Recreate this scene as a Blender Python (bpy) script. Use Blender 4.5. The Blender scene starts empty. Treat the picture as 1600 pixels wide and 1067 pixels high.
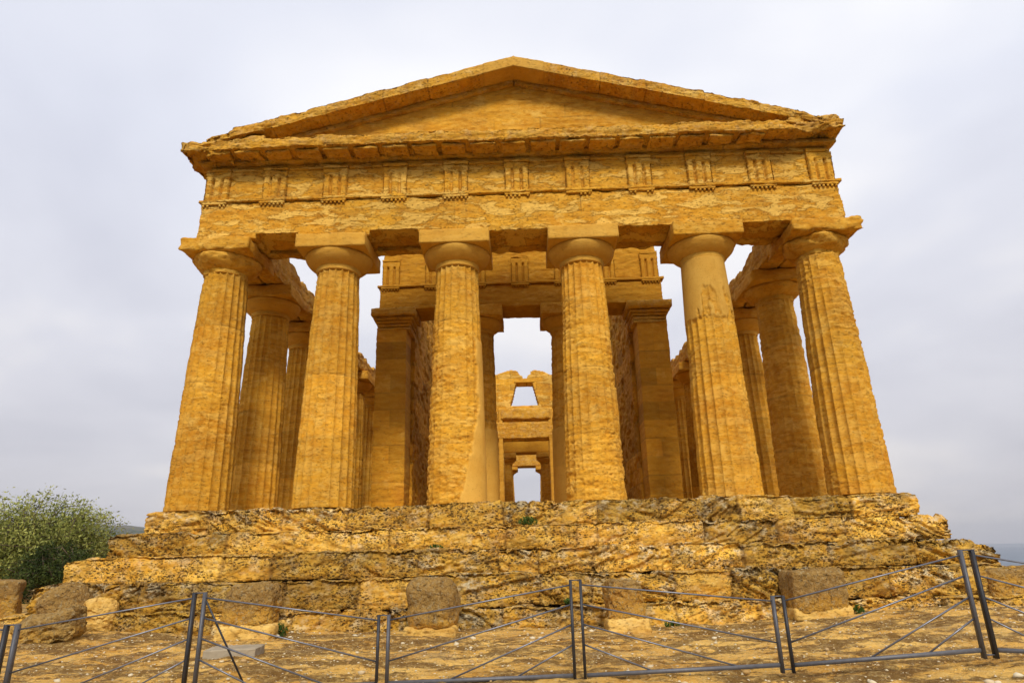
import bpy, math, random
import numpy as np
from mathutils import Matrix, Vector
rng = np.random.default_rng(7)
random.seed(7)
SC = bpy.context.scene

# ------------------------------------------------------------------ camera
CX, CY, CZ, YAW, PITCH, ROLL, FPX = 0.01994, -15.23802, -1.10121, 0.01713, 0.32072, -0.02466, 1001.781
_f = Vector((-math.sin(YAW)*math.cos(PITCH), math.cos(YAW)*math.cos(PITCH), math.sin(PITCH)))
_r = Vector((math.cos(YAW), math.sin(YAW), 0)); _u = _r.cross(_f)
_r2 = _r*math.cos(ROLL)+_u*math.sin(ROLL); _u2 = _u*math.cos(ROLL)-_r*math.sin(ROLL)
cam = bpy.data.cameras.new('camera'); cam.sensor_width = 36; cam.lens = FPX/1600*36
cam.clip_start = .1; cam.clip_end = 90000
co = bpy.data.objects.new('camera', cam); SC.collection.objects.link(co)
co.matrix_world = Matrix(((_r2.x,_u2.x,-_f.x,CX),(_r2.y,_u2.y,-_f.y,CY),(_r2.z,_u2.z,-_f.z,CZ),(0,0,0,1)))
SC.camera = co
# ------------------------------------------------------------------ light
SUN_EL, SUN_AZ = math.radians(40), math.radians(8)      # az: from straight behind the camera towards the right
w = bpy.data.worlds.new('World'); SC.world = w; w.use_nodes = True
nt = w.node_tree; N = nt.nodes; L = nt.links; N.clear()
def nd(t, **k):
    n = N.new(t)
    for a, b in k.items(): setattr(n, a, b)
    return n
out = nd('ShaderNodeOutputWorld'); bg = nd('ShaderNodeBackground'); bg.inputs[1].default_value = .1
sky = nd('ShaderNodeTexSky', sky_type='NISHITA'); sky.sun_disc = False
sky.sun_elevation = SUN_EL; sky.sun_rotation = math.pi - SUN_AZ
sky.air_density = 1; sky.dust_density = 3
tc = nd('ShaderNodeTexCoord'); sep = nd('ShaderNodeSeparateXYZ'); L.new(tc.outputs['Generated'], sep.inputs[0])
mz = nd('ShaderNodeMath', operation='MAXIMUM'); L.new(sep.outputs[2], mz.inputs[0]); mz.inputs[1].default_value = 0
az_ = nd('ShaderNodeMath', operation='ADD'); L.new(mz.outputs[0], az_.inputs[0]); az_.inputs[1].default_value = .25
dv = nd('ShaderNodeVectorMath', operation='DIVIDE'); cmb = nd('ShaderNodeCombineXYZ')
for i in range(3): L.new(az_.outputs[0], cmb.inputs[i])
L.new(tc.outputs['Generated'], dv.inputs[0]); L.new(cmb.outputs[0], dv.inputs[1])
cn = nd('ShaderNodeTexNoise'); cn.inputs['Scale'].default_value = .95; cn.inputs['Detail'].default_value = 4
cn.inputs['Roughness'].default_value = .52; cn.inputs['Distortion'].default_value = .3; L.new(dv.outputs[0], cn.inputs['Vector'])
cr = nd('ShaderNodeValToRGB'); L.new(cn.outputs['Fac'], cr.inputs[0])
cr.color_ramp.elements[0].position = .38; cr.color_ramp.elements[0].color = (.68,.70,.80,1)
cr.color_ramp.elements[1].position = .67; cr.color_ramp.elements[1].color = (.97,.97,1.0,1)
e = cr.color_ramp.elements.new(.54); e.color = (.80,.82,.91,1)
# cloud deck: duller low down than overhead
hr = nd('ShaderNodeMapRange'); hr.inputs[1].default_value = 0; hr.inputs[2].default_value = .55; hr.inputs[3].default_value = .74; hr.inputs[4].default_value = 1.0
L.new(mz.outputs[0], hr.inputs[0])
hr.inputs[3].default_value = 0
hc = nd('ShaderNodeMix', data_type='RGBA'); L.new(hr.outputs[0], hc.inputs[0]); hc.inputs[6].default_value = (.80,.745,.70,1); hc.inputs[7].default_value = (1,1,1,1)
cm = nd('ShaderNodeVectorMath', operation='MULTIPLY'); L.new(cr.outputs[0], cm.inputs[0]); L.new(hc.outputs[2], cm.inputs[1])
cs = nd('ShaderNodeVectorMath', operation='SCALE'); L.new(cm.outputs[0], cs.inputs[0]); cs.inputs['Scale'].default_value = 6.4
mx = nd('ShaderNodeMix', data_type='RGBA'); mx.inputs[0].default_value = .93
L.new(sky.outputs[0], mx.inputs[6]); L.new(cs.outputs[0], mx.inputs[7])
L.new(mx.outputs[2], bg.inputs[0]); L.new(bg.outputs[0], out.inputs[0])
sl = bpy.data.lights.new('sun', 'SUN'); sl.energy = 1.5; sl.angle = math.radians(12); sl.color = (1,.95,.86)
so = bpy.data.objects.new('sun', sl); SC.collection.objects.link(so)
sd = Vector((math.sin(SUN_AZ)*math.cos(SUN_EL), -math.cos(SUN_AZ)*math.cos(SUN_EL), math.sin(SUN_EL)))
so.rotation_euler = (-sd).to_track_quat('-Z', 'Y').to_euler()
SC.view_settings.view_transform = 'Standard'; SC.view_settings.look = 'None'
SC.view_settings.exposure = 0.78; SC.view_settings.gamma = 1
SC.cycles.max_bounces = 6; SC.cycles.diffuse_bounces = 2

# ------------------------------------------------------------------ noise
_p = rng.permutation(256); _p = np.concatenate([_p,_p,_p])
_g = np.array([[1,1,0],[-1,1,0],[1,-1,0],[-1,-1,0],[1,0,1],[-1,0,1],[1,0,-1],[-1,0,-1],[0,1,1],[0,-1,1],[0,1,-1],[0,-1,-1],[1,1,0],[0,-1,1],[-1,1,0],[0,-1,-1]],float)
def pn(P):
    Pi = np.floor(P).astype(int); f = P-Pi; Pi &= 255
    u = f*f*f*(f*(f*6-15)+10)
    r = 0
    for dx in (0,1):
        wx = u[:,0] if dx else 1-u[:,0]
        for dy in (0,1):
            wy = u[:,1] if dy else 1-u[:,1]
            for dz in (0,1):
                wz = u[:,2] if dz else 1-u[:,2]
                h = _p[_p[_p[Pi[:,0]+dx]+Pi[:,1]+dy]+Pi[:,2]+dz] & 15
                g = _g[h]
                r = r+wx*wy*wz*(g[:,0]*(f[:,0]-dx)+g[:,1]*(f[:,1]-dy)+g[:,2]*(f[:,2]-dz))
    return r
def fbm(P, sc=(1,1,1), o=4, seed=0, gain=.5):
    sc = np.asarray(sc, float)*np.ones(3)
    Q = P*sc+seed*17.31; a = 1; r = 0; t = 0
    for _ in range(o):
        r = r+a*pn(Q); t += a; a *= gain; Q = Q*2.03+5.7
    return r/t*1.6
def worley(P, sc=(1,1,1), seed=0):
    Q = P*(np.asarray(sc, float)*np.ones(3))+seed*11.7
    I = np.floor(Q).astype(int); best = np.full(len(P), 9.)
    for dx in (-1,0,1):
        for dy in (-1,0,1):
            for dz in (-1,0,1):
                J = I+(dx,dy,dz); K = J & 255
                h = _p[_p[_p[K[:,0]]+K[:,1]]+K[:,2]]
                o = np.stack([_p[h], _p[h+71], _p[h+143]], 1)/256.
                best = np.minimum(best, ((J+o-Q)**2).sum(1))
    return np.sqrt(best)
def sst(a, b, x):
    t = np.clip((x-a)/(b-a), 0, 1); return t*t*(3-2*t)

# ------------------------------------------------------------------ mesh helpers
class MB:
    """collects pieces of one mesh"""
    def __init__(s): s.v=[]; s.f=[]; s.n=0; s.a={}
    def add(s, v, f, **attrs):
        v = np.asarray(v, float); s.v.append(v)
        for q in f if isinstance(f, list) else [f]: s.f.append(np.asarray(q, int)+s.n)
        for k in set(s.a)|set(attrs):
            s.a.setdefault(k, [(0, None)])
        for k in s.a: s.a[k].append((len(v), attrs.get(k)))
        s.n += len(v); return s
    def mesh(s, name, smooth=True):
        V = np.concatenate(s.v); me = bpy.data.meshes.new(name)
        me.vertices.add(len(V)); me.vertices.foreach_set('co', V.ravel())
        lv = np.concatenate([q.ravel() for q in s.f]); ls = np.concatenate([np.full(len(q), q.shape[1]) for q in s.f])
        me.loops.add(len(lv)); me.loops.foreach_set('vertex_index', lv)
        me.polygons.add(len(ls)); st = np.concatenate([[0], np.cumsum(ls)[:-1]])
        me.polygons.foreach_set('loop_start', st); me.polygons.foreach_set('loop_total', ls)
        if smooth: me.polygons.foreach_set('use_smooth', np.ones(len(ls), bool))
        me.update(calc_edges=True)
        for k, lst in s.a.items():
            tot = sum(n for n, _ in lst)
            arr = np.concatenate([np.zeros(n) if a is None else np.broadcast_to(a, (n,)) for n, a in lst])
            if len(arr) < len(V): arr = np.concatenate([np.zeros(len(V)-len(arr)), arr])
            at = me.attributes.new(k, 'FLOAT', 'POINT'); at.data.foreach_set('value', arr)
        me.validate()
        return me
def link(name, me, mat, parent=None, loc=(0,0,0)):
    o = bpy.data.objects.new(name, me); SC.collection.objects.link(o); o.location = loc
    if mat is not None:
        me.materials.clear(); me.materials.append(mat)
    if parent is not None:
        o.parent = parent
        o.matrix_parent_inverse = Matrix.Translation(-Vector(parent.get('base', (0,0,0))))
    return o
def thing(name, label, cat, loc=(0,0,0), group=None):
    o = bpy.data.objects.new(name, None); SC.collection.objects.link(o); o.location = loc; o.empty_display_size = .2
    o['base'] = tuple(loc); return tag(o, label, cat, group)
def tag(o, label, cat, group=None):
    o['label'] = label; o['category'] = cat
    if group: o['group'] = group
    return o
def rbox(x0, x1, y0, y1, z0, z1, n, disp=None, rnd=.0, post=None, skip=()):
    """box with subdivided faces sharing their vertices; disp(P, N, E) -> offset along the normal; E = closeness to an edge"""
    nx, ny, nz = n; dims = (nx, ny, nz)
    keys = []; quads = []; nrm = []
    def grid(axis, side):
        a, b = [i for i in range(3) if i != axis]
        ia, ib = np.meshgrid(np.arange(dims[a]+1), np.arange(dims[b]+1), indexing='ij')
        k = np.zeros((3,)+ia.shape, int); k[a] = ia; k[b] = ib; k[axis] = dims[axis] if side else 0
        return k
    off = 0; allk = []; alln = []; qs = []
    for axis in range(3):
        for side in (0, 1):
            if (axis, side) in skip: continue
            k = grid(axis, side); s = k.shape[1:]
            idx = np.arange(s[0]*s[1]).reshape(s)+off; off += s[0]*s[1]
            q = np.stack([idx[:-1,:-1], idx[1:,:-1], idx[1:,1:], idx[:-1,1:]], -1).reshape(-1, 4)
            if (side == 0) ^ (axis == 1): q = q[:, ::-1]
            allk.append(k.reshape(3, -1).T); nn = np.zeros((s[0]*s[1], 3)); nn[:, axis] = 1 if side else -1; alln.append(nn); qs.append(q)
    K = np.concatenate(allk); NN = np.concatenate(alln); Q = np.concatenate(qs)
    code = (K[:,0]*(ny+1)+K[:,1])*(nz+1)+K[:,2]
    u, first, inv = np.unique(code, return_index=True, return_inverse=True); inv = inv.ravel()
    K = K[first]; acc = np.zeros((len(u), 3)); np.add.at(acc, inv, NN); acc /= np.linalg.norm(acc, axis=1)[:, None]
    Q = inv[Q]
    lo = np.array([x0,y0,z0]); hi = np.array([x1,y1,z1])
    P = lo+(hi-lo)*K/np.array(dims)
    dd = np.sort(np.minimum(P-lo, hi-P), axis=1); E = dd[:, 1]      # distance to the nearest edge
    if rnd > 0:
        c = np.clip(P, lo+rnd, hi-rnd); d = P-c; l = np.linalg.norm(d, axis=1)
        m = l > 1e-9; nP = P.copy(); nP[m] = c[m]+d[m]/l[m, None]*np.minimum(rnd, 9); P = nP
        acc[m] = d[m]/l[m, None]
    if disp is not None:
        r = disp(P, acc, E)
        P = P+(acc*r[:, None] if r.ndim == 1 else r)
    if post is not None: P = post(P)
    return P, Q
def lathe(prof, nt, disp=None, cap=True):
    """prof: (r, z) list; disp(theta, z, r) -> r"""
    pr = np.asarray(prof, float); m = len(pr); th = np.arange(nt)*2*np.pi/nt
    T, Z = np.meshgrid(th, pr[:,1], indexing='ij'); R = np.broadcast_to(pr[:,0], T.shape).copy()
    if disp is not None: R = disp(T, Z, R)
    V = np.stack([R*np.cos(T), R*np.sin(T), Z], -1).reshape(-1, 3)
    i = np.arange(nt)[:, None]; j = np.arange(m-1)[None]
    a = i*m+j; b = ((i+1) % nt)*m+j
    Q = np.stack([a, b, b+1, a+1], -1).reshape(-1, 4); F = [Q]
    if cap:
        F += [np.array([[ (k*m) for k in range(nt-1,-1,-1)]]), np.array([[k*m+m-1 for k in range(nt)]])]
    return V, F
def tube(p0, p1, r, n=6):
    p0 = np.array(p0, float); p1 = np.array(p1, float); d = p1-p0; d /= np.linalg.norm(d)
    a = np.cross(d, [0,0,1] if abs(d[2]) < .9 else [1,0,0]); a /= np.linalg.norm(a); b = np.cross(d, a)
    r0, r1 = r if isinstance(r, tuple) else (r, r)
    th = np.arange(n)*2*np.pi/n
    c = np.cos(th)[:,None]*a+np.sin(th)[:,None]*b
    V = np.concatenate([p0+c*r0, p1+c*r1]); i = np.arange(n); j = (i+1) % n
    return V, [np.stack([i, j, j+n, i+n], 1), i[::-1][None], (i+n)[None]]
def box(x0, x1, y0, y1, z0, z1):
    return rbox(x0, x1, y0, y1, z0, z1, (1,1,1))

# ------------------------------------------------------------------ materials
def mat(name):
    m = bpy.data.materials.new(name); m.use_nodes = True; t = m.node_tree
    b = t.nodes['Principled BSDF']; b.inputs['Roughness'].default_value = .9
    b.inputs['Specular IOR Level'].default_value = .2
    return m, t, b
class G:
    """small node-graph writer"""
    def __init__(s, t):
        s.t = t; s.pos = t.nodes.new('ShaderNodeNewGeometry').outputs['Position']
    def n(s, k, **a):
        x = s.t.nodes.new(k)
        for q, v in a.items(): setattr(x, q, v)
        return x
    def noise(s, sc, detail=5, rough=.55, off=0, dist=0, rot=None):
        mp = s.n('ShaderNodeMapping'); mp.inputs['Scale'].default_value = sc; mp.inputs['Location'].default_value = (off, off*1.7, off*.6)
        if rot: mp.inputs['Rotation'].default_value = rot
        s.t.links.new(s.pos, mp.inputs[0])
        x = s.n('ShaderNodeTexNoise'); x.inputs['Scale'].default_value = 1; x.inputs['Detail'].default_value = detail
        x.inputs['Roughness'].default_value = rough; x.inputs['Distortion'].default_value = dist
        s.t.links.new(mp.outputs[0], x.inputs['Vector']); return x.outputs['Fac']
    def voro(s, sc, feature='F1', off=0):
        mp = s.n('ShaderNodeMapping'); mp.inputs['Scale'].default_value = sc; mp.inputs['Location'].default_value = (off, off, off)
        s.t.links.new(s.pos, mp.inputs[0]); x = s.n('ShaderNodeTexVoronoi', feature=feature); x.inputs['Scale'].default_value = 1
        s.t.links.new(mp.outputs[0], x.inputs['Vector']); return x
    def attr(s, nm): x = s.n('ShaderNodeAttribute', attribute_name=nm); return x.outputs['Fac']
    def rng(s, v, a, b, c=0, d=1):
        x = s.n('ShaderNodeMapRange'); s.t.links.new(v, x.inputs[0])
        for i, q in enumerate((a,b,c,d)): x.inputs[i+1].default_value = q
        return x.outputs[0]
    def math(s, op, a, b):
        x = s.n('ShaderNodeMath', operation=op)
        for i, q in enumerate((a,b)):
            if isinstance(q, (int,float)): x.inputs[i].default_value = q
            else: s.t.links.new(q, x.inputs[i])
        return x.outputs[0]
    def mix(s, f, a, b):
        x = s.n('ShaderNodeMix', data_type='RGBA')
        for i, q in ((0,f),(6,a),(7,b)):
            if isinstance(q, (int,float)): x.inputs[i].default_value = q
            elif isinstance(q, tuple): x.inputs[i].default_value = (*q, 1)
            else: s.t.links.new(q, x.inputs[i])
        return x.outputs[2]
    def scale(s, col, f):
        x = s.n('ShaderNodeVectorMath', operation='SCALE'); s.t.links.new(col, x.inputs[0])
        s.t.links.new(f, x.inputs['Scale']); return x.outputs[0]
    def bump(s, h, b, dist=.02, st=1):
        x = s.n('ShaderNodeBump'); x.inputs['Strength'].default_value = st; x.inputs['Distance'].default_value = dist
        s.t.links.new(h, x.inputs['Height']); s.t.links.new(x.outputs[0], b.inputs['Normal'])
PLASTER = (.70,.40,.075)
def sandstone(name, A=(.53,.22,.012), B=(.70,.342,.025), C=(.79,.46,.07), flake=.0, lichen=.0, pit=.5, tone=.18, bump=.02, red=.25, pale=.0, honey=0, vary=.5):
    m, t, b = mat(name); g = G(t)
    big = g.noise((.55,.55,.7), 5, .6)
    col = g.mix(g.rng(big, .35, .65), A, B)
    fine = g.noise((5,5,9), 6, .65, 3)
    col = g.mix(g.rng(fine, .42, .75, 0, .75), col, C)
    st = g.noise((1.6,1.6,11), 6, .6, 9)
    col = g.mix(g.rng(st, .5, .72, 0, .55), col, (.38,.155,.012))
    if red: col = g.mix(g.rng(g.noise((1.1,1.1,1.3), 4, .6, 21), .56, .7, 0, red), col, (.50,.165,.015))
    if vary:
        col = g.mix(g.rng(g.noise((.9,.9,1.6), 7, .66, 101), .53, .66, 0, vary), col, (.38,.175,.025))
        col = g.mix(g.rng(g.noise((1.7,1.7,2.6), 7, .68, 111), .57, .66, 0, vary), col, (.80,.52,.12))
        col = g.mix(g.rng(g.noise((2.6,2.6,.5), 5, .6, 121), .56, .72, 0, vary*.7), col, (.30,.135,.022))
    hgt = g.math('ADD', g.math('MULTIPLY', fine, .6), g.math('MULTIPLY', st, .5))
    if flake:
        fl = g.noise((1.3,1.3,4.2), 8, .62, 31, .4)
        f = g.rng(fl, .52-.0, .55, 0, 1)
        f2 = g.math('MULTIPLY', f, flake)
        ed = g.math('MULTIPLY', g.rng(fl, .497, .512), g.rng(fl, .535, .515))
        col = g.mix(g.math('MULTIPLY', ed, .7*flake), col, (.30,.125,.012)); col = g.mix(f2, col, (.76,.46,.095)); hgt = g.math('ADD', hgt, g.math('MULTIPLY', f2, .8))
    if lichen:
        cru = g.math('ADD', .25, g.math('MULTIPLY', g.attr('crust'), .75)) if honey else 1.0
        li = g.noise((1.7,1.7,2.4), 8, .68, 41)
        col = g.mix(g.math('MULTIPLY', g.rng(li, .44, .60, 0, lichen), cru), col, (.10,.075,.04))
        lw = g.noise((4.5,4.5,6), 8, .7, 51)
        col = g.mix(g.math('MULTIPLY', g.rng(lw, .50, .62, 0, lichen), cru), col, (.70,.60,.38))
        lg = g.noise((9,9,9), 4, .7, 57)
        col = g.mix(g.rng(lg, .58, .7, 0, lichen*.7), col, (.16,.13,.06))
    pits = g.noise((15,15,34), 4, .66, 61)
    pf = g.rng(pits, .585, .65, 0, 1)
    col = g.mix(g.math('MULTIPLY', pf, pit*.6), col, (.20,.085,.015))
    hgt = g.math('SUBTRACT', hgt, g.math('MULTIPLY', pf, 1.1*pit))
    if honey:   # honeycomb of little solution holes, their inner shade painted dark in the colour
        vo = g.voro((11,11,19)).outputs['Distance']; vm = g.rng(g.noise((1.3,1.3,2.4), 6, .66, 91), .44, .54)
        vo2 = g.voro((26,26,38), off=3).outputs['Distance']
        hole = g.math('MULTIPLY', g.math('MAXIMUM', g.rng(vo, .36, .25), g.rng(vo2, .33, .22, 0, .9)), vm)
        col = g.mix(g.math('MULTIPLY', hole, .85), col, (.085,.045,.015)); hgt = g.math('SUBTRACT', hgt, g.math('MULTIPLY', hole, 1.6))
    if pale: col = g.mix(pale, col, (.62,.45,.2))
    pl = g.attr('plaster'); plc = g.mix(g.rng(g.noise((1.5,1.5,1.5), 4, .6, 71), .3, .7), PLASTER, (.62,.32,.045))
    plc = g.mix(g.rng(g.noise((3.2,3.2,1.6), 7, .7, 75), .52, .68, 0, .6), plc, (.50,.25,.035)); plc = g.mix(g.rng(g.noise((22,22,30), 4, .65, 77), .6, .68, 0, .5), plc, (.36,.16,.02))
    col = g.mix(pl, col, plc); hgt = g.math('MULTIPLY', hgt, g.math('SUBTRACT', 1.0, g.math('MULTIPLY', pl, .65)))
    col = g.mix(g.math('MULTIPLY', g.attr('joint'), .75), col, (.20,.10,.028) if honey else (.13,.06,.014))
    col = g.scale(col, g.math('ADD', 1.0, g.math('MULTIPLY', g.attr('tone'), tone)))
    t.links.new(col, b.inputs['Base Color'])
    fr = g.noise((45,45,45), 3, .6, 81); hgt = g.math('ADD', hgt, g.math('MULTIPLY', fr, .25))
    g.bump(hgt, b, bump, 1.0); return m
M_col = sandstone('sandstone_column', flake=.3, pit=.55, bump=.014, vary=.4)
M_front = sandstone('sandstone_entablature', flake=.8, pit=.75, bump=.016)
M_corn = sandstone('sandstone_cornice', flake=.3, lichen=.14, bump=.025, pit=.8)
M_tymp = sandstone('sandstone_tympanum', flake=.15, bump=.012, pit=.35)
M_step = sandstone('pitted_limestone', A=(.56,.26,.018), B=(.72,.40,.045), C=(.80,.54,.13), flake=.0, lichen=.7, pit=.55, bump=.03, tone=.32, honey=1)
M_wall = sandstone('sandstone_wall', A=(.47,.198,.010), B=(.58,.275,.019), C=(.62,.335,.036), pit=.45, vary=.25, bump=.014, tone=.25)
M_smooth = sandstone('dressed_sandstone', A=(.54,.25,.02), B=(.64,.33,.035), C=(.7,.4,.07), pit=.12, bump=.006, red=.1)
M_stone = sandstone('lichen_boulder', A=(.33,.16,.03), B=(.46,.25,.05), C=(.5,.33,.12), lichen=.35, pit=.5)
def boulder_mat(name, top=.6, base=(.56,.27,.035), hi=0.3):
    """ochre stone with a crust of dark lichen on its upper part"""
    m, t, b = mat(name); g = G(t)
    c = g.mix(g.rng(g.noise((2.4,2.4,2.4), 6, .62), .35, .65), base, (.66,.37,.06))
    sp = g.n('ShaderNodeSeparateXYZ'); tc = g.n('ShaderNodeTexCoord'); t.links.new(tc.outputs['Generated'], sp.inputs[0])
    h = g.math('ADD', sp.outputs[2], g.math('MULTIPLY', g.noise((3,3,3), 6, .65, 7), 1.1))
    c = g.mix(g.rng(h, 1.3-top, 1.55-top, 0, .8), c, g.mix(g.rng(g.noise((9,9,9), 5, .7, 9), .35, .65), (.19,.11,.036), (.44,.27,.085)))
    c = g.mix(g.rng(g.noise((22,22,22), 4, .7, 13), .62, .7, 0, .6), c, (.55,.47,.30))
    c = g.mix(g.rng(g.noise((30,30,30), 3, .6, 19), .6, .7, 0, .6), c, (.12,.06,.02))
    c = g.mix(g.rng(g.noise((14,14,14), 6, .75, 29), .52, .64, 0, .75), c, (.46,.36,.19))
    c = g.mix(g.rng(g.noise((17,17,17), 6, .75, 39), .54, .64, 0, .8), c, (.07,.045,.018))
    t.links.new(c, b.inputs['Base Color'])
    g.bump(g.math('ADD', g.noise((9,9,9), 6, .75, 3), g.math('MULTIPLY', g.noise((34,34,34), 3, .6, 19), -.6)), b, .07); return m
def plain(name, col, rough=.6, metal=0, var=.15, sc=20):
    m, t, b = mat(name); g = G(t)
    c = g.mix(g.rng(g.noise((sc,sc,sc), 4, .6), .3, .7), tuple(x*(1-var) for x in col), tuple(min(1,x*(1+var)) for x in col))
    t.links.new(c, b.inputs['Base Color']); b.inputs['Roughness'].default_value = rough; b.inputs['Metallic'].default_value = metal
    b.inputs['Specular IOR Level'].default_value = .4
    return m
M_cement = sandstone('mortar_footing', A=(.62,.36,.07), B=(.74,.46,.11), C=(.8,.58,.22), pit=.3, red=0, bump=.03)
M_steel = plain('grey_painted_steel', (.105,.105,.115), .5, .3)
M_steel2 = plain('shaded_dark_steel', (.045,.045,.05), .5, .3)  # darker copy of the post steel for the shaded posts; brace shares it
M_rail = plain('pale_grey_steel', (.135,.135,.145), .55, .3)
M_wire = plain('steel_cable', (.20,.20,.22), .4, .7)
def leafmat(name, a, b_, trans=.3):
    m, t, b = mat(name); g = G(t)
    oi = g.attr('hue')
    c = g.mix(oi, a, b_); t.links.new(c, b.inputs['Base Color']); b.inputs['Roughness'].default_value = .6
    tr = g.n('ShaderNodeBsdfTranslucent'); t.links.new(c, tr.inputs[0]); ms = g.n('ShaderNodeMixShader'); ms.inputs[0].default_value = trans
    o = t.nodes['Material Output']; t.links.new(b.outputs[0], ms.inputs[1]); t.links.new(tr.outputs[0], ms.inputs[2]); t.links.new(ms.outputs[0], o.inputs[0])
    return m
M_leaf = leafmat('olive_leaf', (.08,.105,.014), (.52,.53,.14))
M_leafd = leafmat('dark_scrub_leaf', (.02,.035,.008), (.09,.12,.025))
M_weed = leafmat('weed_leaf', (.03,.07,.008), (.10,.17,.03))
M_bark = plain('bark', (.10,.07,.04), .9, 0, .3, 12)

# ================================================================== TEMPLE
temple = thing('ruined_temple', 'weathered golden sandstone temple with fluted columns and a triangular pediment on eroded steps', 'temple', (0,-2.5,-2.36))
def part(name, mb, m, parent=temple, smooth=True):
    o = link(name, mb.mesh(name, smooth), m, None)
    o.parent = parent
    if parent is temple: o.matrix_parent_inverse = Matrix.Translation((0,2.5,2.36))
    return o

# ---- erosion fields
def weather(P, amp=.02, flake=.02, seed=0, sc=1.0):
    d = amp*fbm(P, np.array((1.6,1.6,2.2))*sc, 5, seed)
    f = fbm(P, np.array((1.5,1.5,6.5))*sc, 4, seed+5)
    return d-flake*sst(.02, .22, f)-flake*.7*sst(.15,.3,fbm(P, np.array((5,5,16))*sc, 3, seed+9))
def edgewear(P, E, amp, r, seed):
    n = fbm(P, (2.2,2.2,2.2), 4, seed)+.25
    return -amp*np.clip(n, 0, 2)*np.exp(-(E/r)**2)
# ---- steps (the crepidoma): five courses of big pitted blocks
STEPS = [  # z0, z1, front y, half width left, right, joints
    (-.485, .0,  -.86, 8.42, 8.42, (-7.0,-5.35,-3.9,-2.15,-.53,.05,1.55,2.9,4.6,5.75,7.0)),
    (-.96, -.49, -1.27, 8.92, 8.78, (-7.3,-6.35,-3.7,-2.9,-.45,1.05,1.45,3.7,5.2,6.6)),
    (-1.44,-.965,-1.68, 9.42, 9.32, (-6.2,-5.2,-3.7,-2.2,-.6,.18,1.3,2.9,4.3,6.0,7.7)),
    (-1.99,-1.445,-2.10,9.78, 9.85, (-7.6,-6.55,-4.75,-3.3,-2.2,.22,1.2,2.8,3.9,5.4,6.9,8.2)),
    (-2.9,-1.995,-2.48, 10.2, 10.1, (-8.2,-5.9,-4.4,-2.6,-.5,1.35,2.7,4.2,5.8,7.6)),
]
def step_disp(k, joints, z0, z1):
    J = np.array(joints); rs = np.random.default_rng(100+k)
    offy = rs.uniform(-.05,.05,len(J)+1); offz = rs.uniform(-.035,.02,len(J)+1); tone = rs.uniform(-1,1,len(J)+1)
    ang = rs.choice([-.5,-.42,0,.42,.5,.15], len(J)+1); sev = rs.uniform(.3,1.15,len(J)+1)
    def fn(P, Nn, E):
        x = P[:,0]+.05*pn(P*3.1+k); b = np.searchsorted(J, x)
        dist = np.min(np.abs(x[:,None]-J[None]), 1)
        groove = np.exp(-(dist/.026)**2)
        ca, sa = np.cos(ang[b]), np.sin(ang[b])
        U = P[:,0]*ca+P[:,2]*sa; Vv = -P[:,0]*sa+P[:,2]*ca
        R = np.stack([U, P[:,1]*.5, Vv], 1)
        R = R+.06*np.stack([pn(P*2.3+9), pn(P*2.3+19), pn(P*2.3+29)], 1)
        streak = fbm(R, (1.1,1.2,6.5), 4, 3*k)
        d2 = .035*sst(.05,.3,fbm(R,(1.9,.9,13),4,3*k+1))*sev[b]
        pitm = sst(-.15,.35,fbm(P, (.8,.8,1.6), 3, 40+k))*sev[b]
        wl = worley(R, (7.5,7.5,15), k); wl2 = worley(R, (15,15,26), k+3)
        d = .045*fbm(P, (1.2,1.2,1.8), 4, 7+k)
        d = d-.085*sst(.0,.3,streak)*sev[b]-d2
        d = d-.085*sst(.42,.2,wl)*pitm-.045*sst(.42,.2,wl2)*np.clip(pitm+.25,0,1)
        d = d+.02*fbm(P, (7,7,11), 3, 70+k)
        d = d-.035*groove*(.4+.6*sst(-.3,.3,pn(P*1.7+3)))
        d = d-np.exp(-(E/.07)**2)*.03*np.clip(fbm(P,(1.5,1.5,1.5),4,15+k)+.45,0,2)
        hh = (P[:,2]-z0)/(z1-z0)
        d = d-.03*np.exp(-np.clip(hh,0,1)/.12)
        fn.crust = np.clip(sst(.15,.75,hh+.55*fbm(P,(1.1,1.1,1.6),4,33+k))*np.clip(1.35*sev[b]-.25,.05,1.2),0,1.15)
        v = Nn*d[:,None]
        v[:,1] += (.02+(.03 if k == 0 else .085)*sst(.55,1.02,hh)*np.clip(.6+.9*fbm(P,(1.1,1.1,1.1),3,60+k),.1,1.3))*(Nn[:,1] < -.2)
        v[:,1] += offy[b]; v[:,2] += offz[b]*sst(z0,z1,P[:,2])
        # the right-hand end is broken down
        fn.tone = tone[b]; fn.joint = groove*.85
        return v
    return fn
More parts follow.
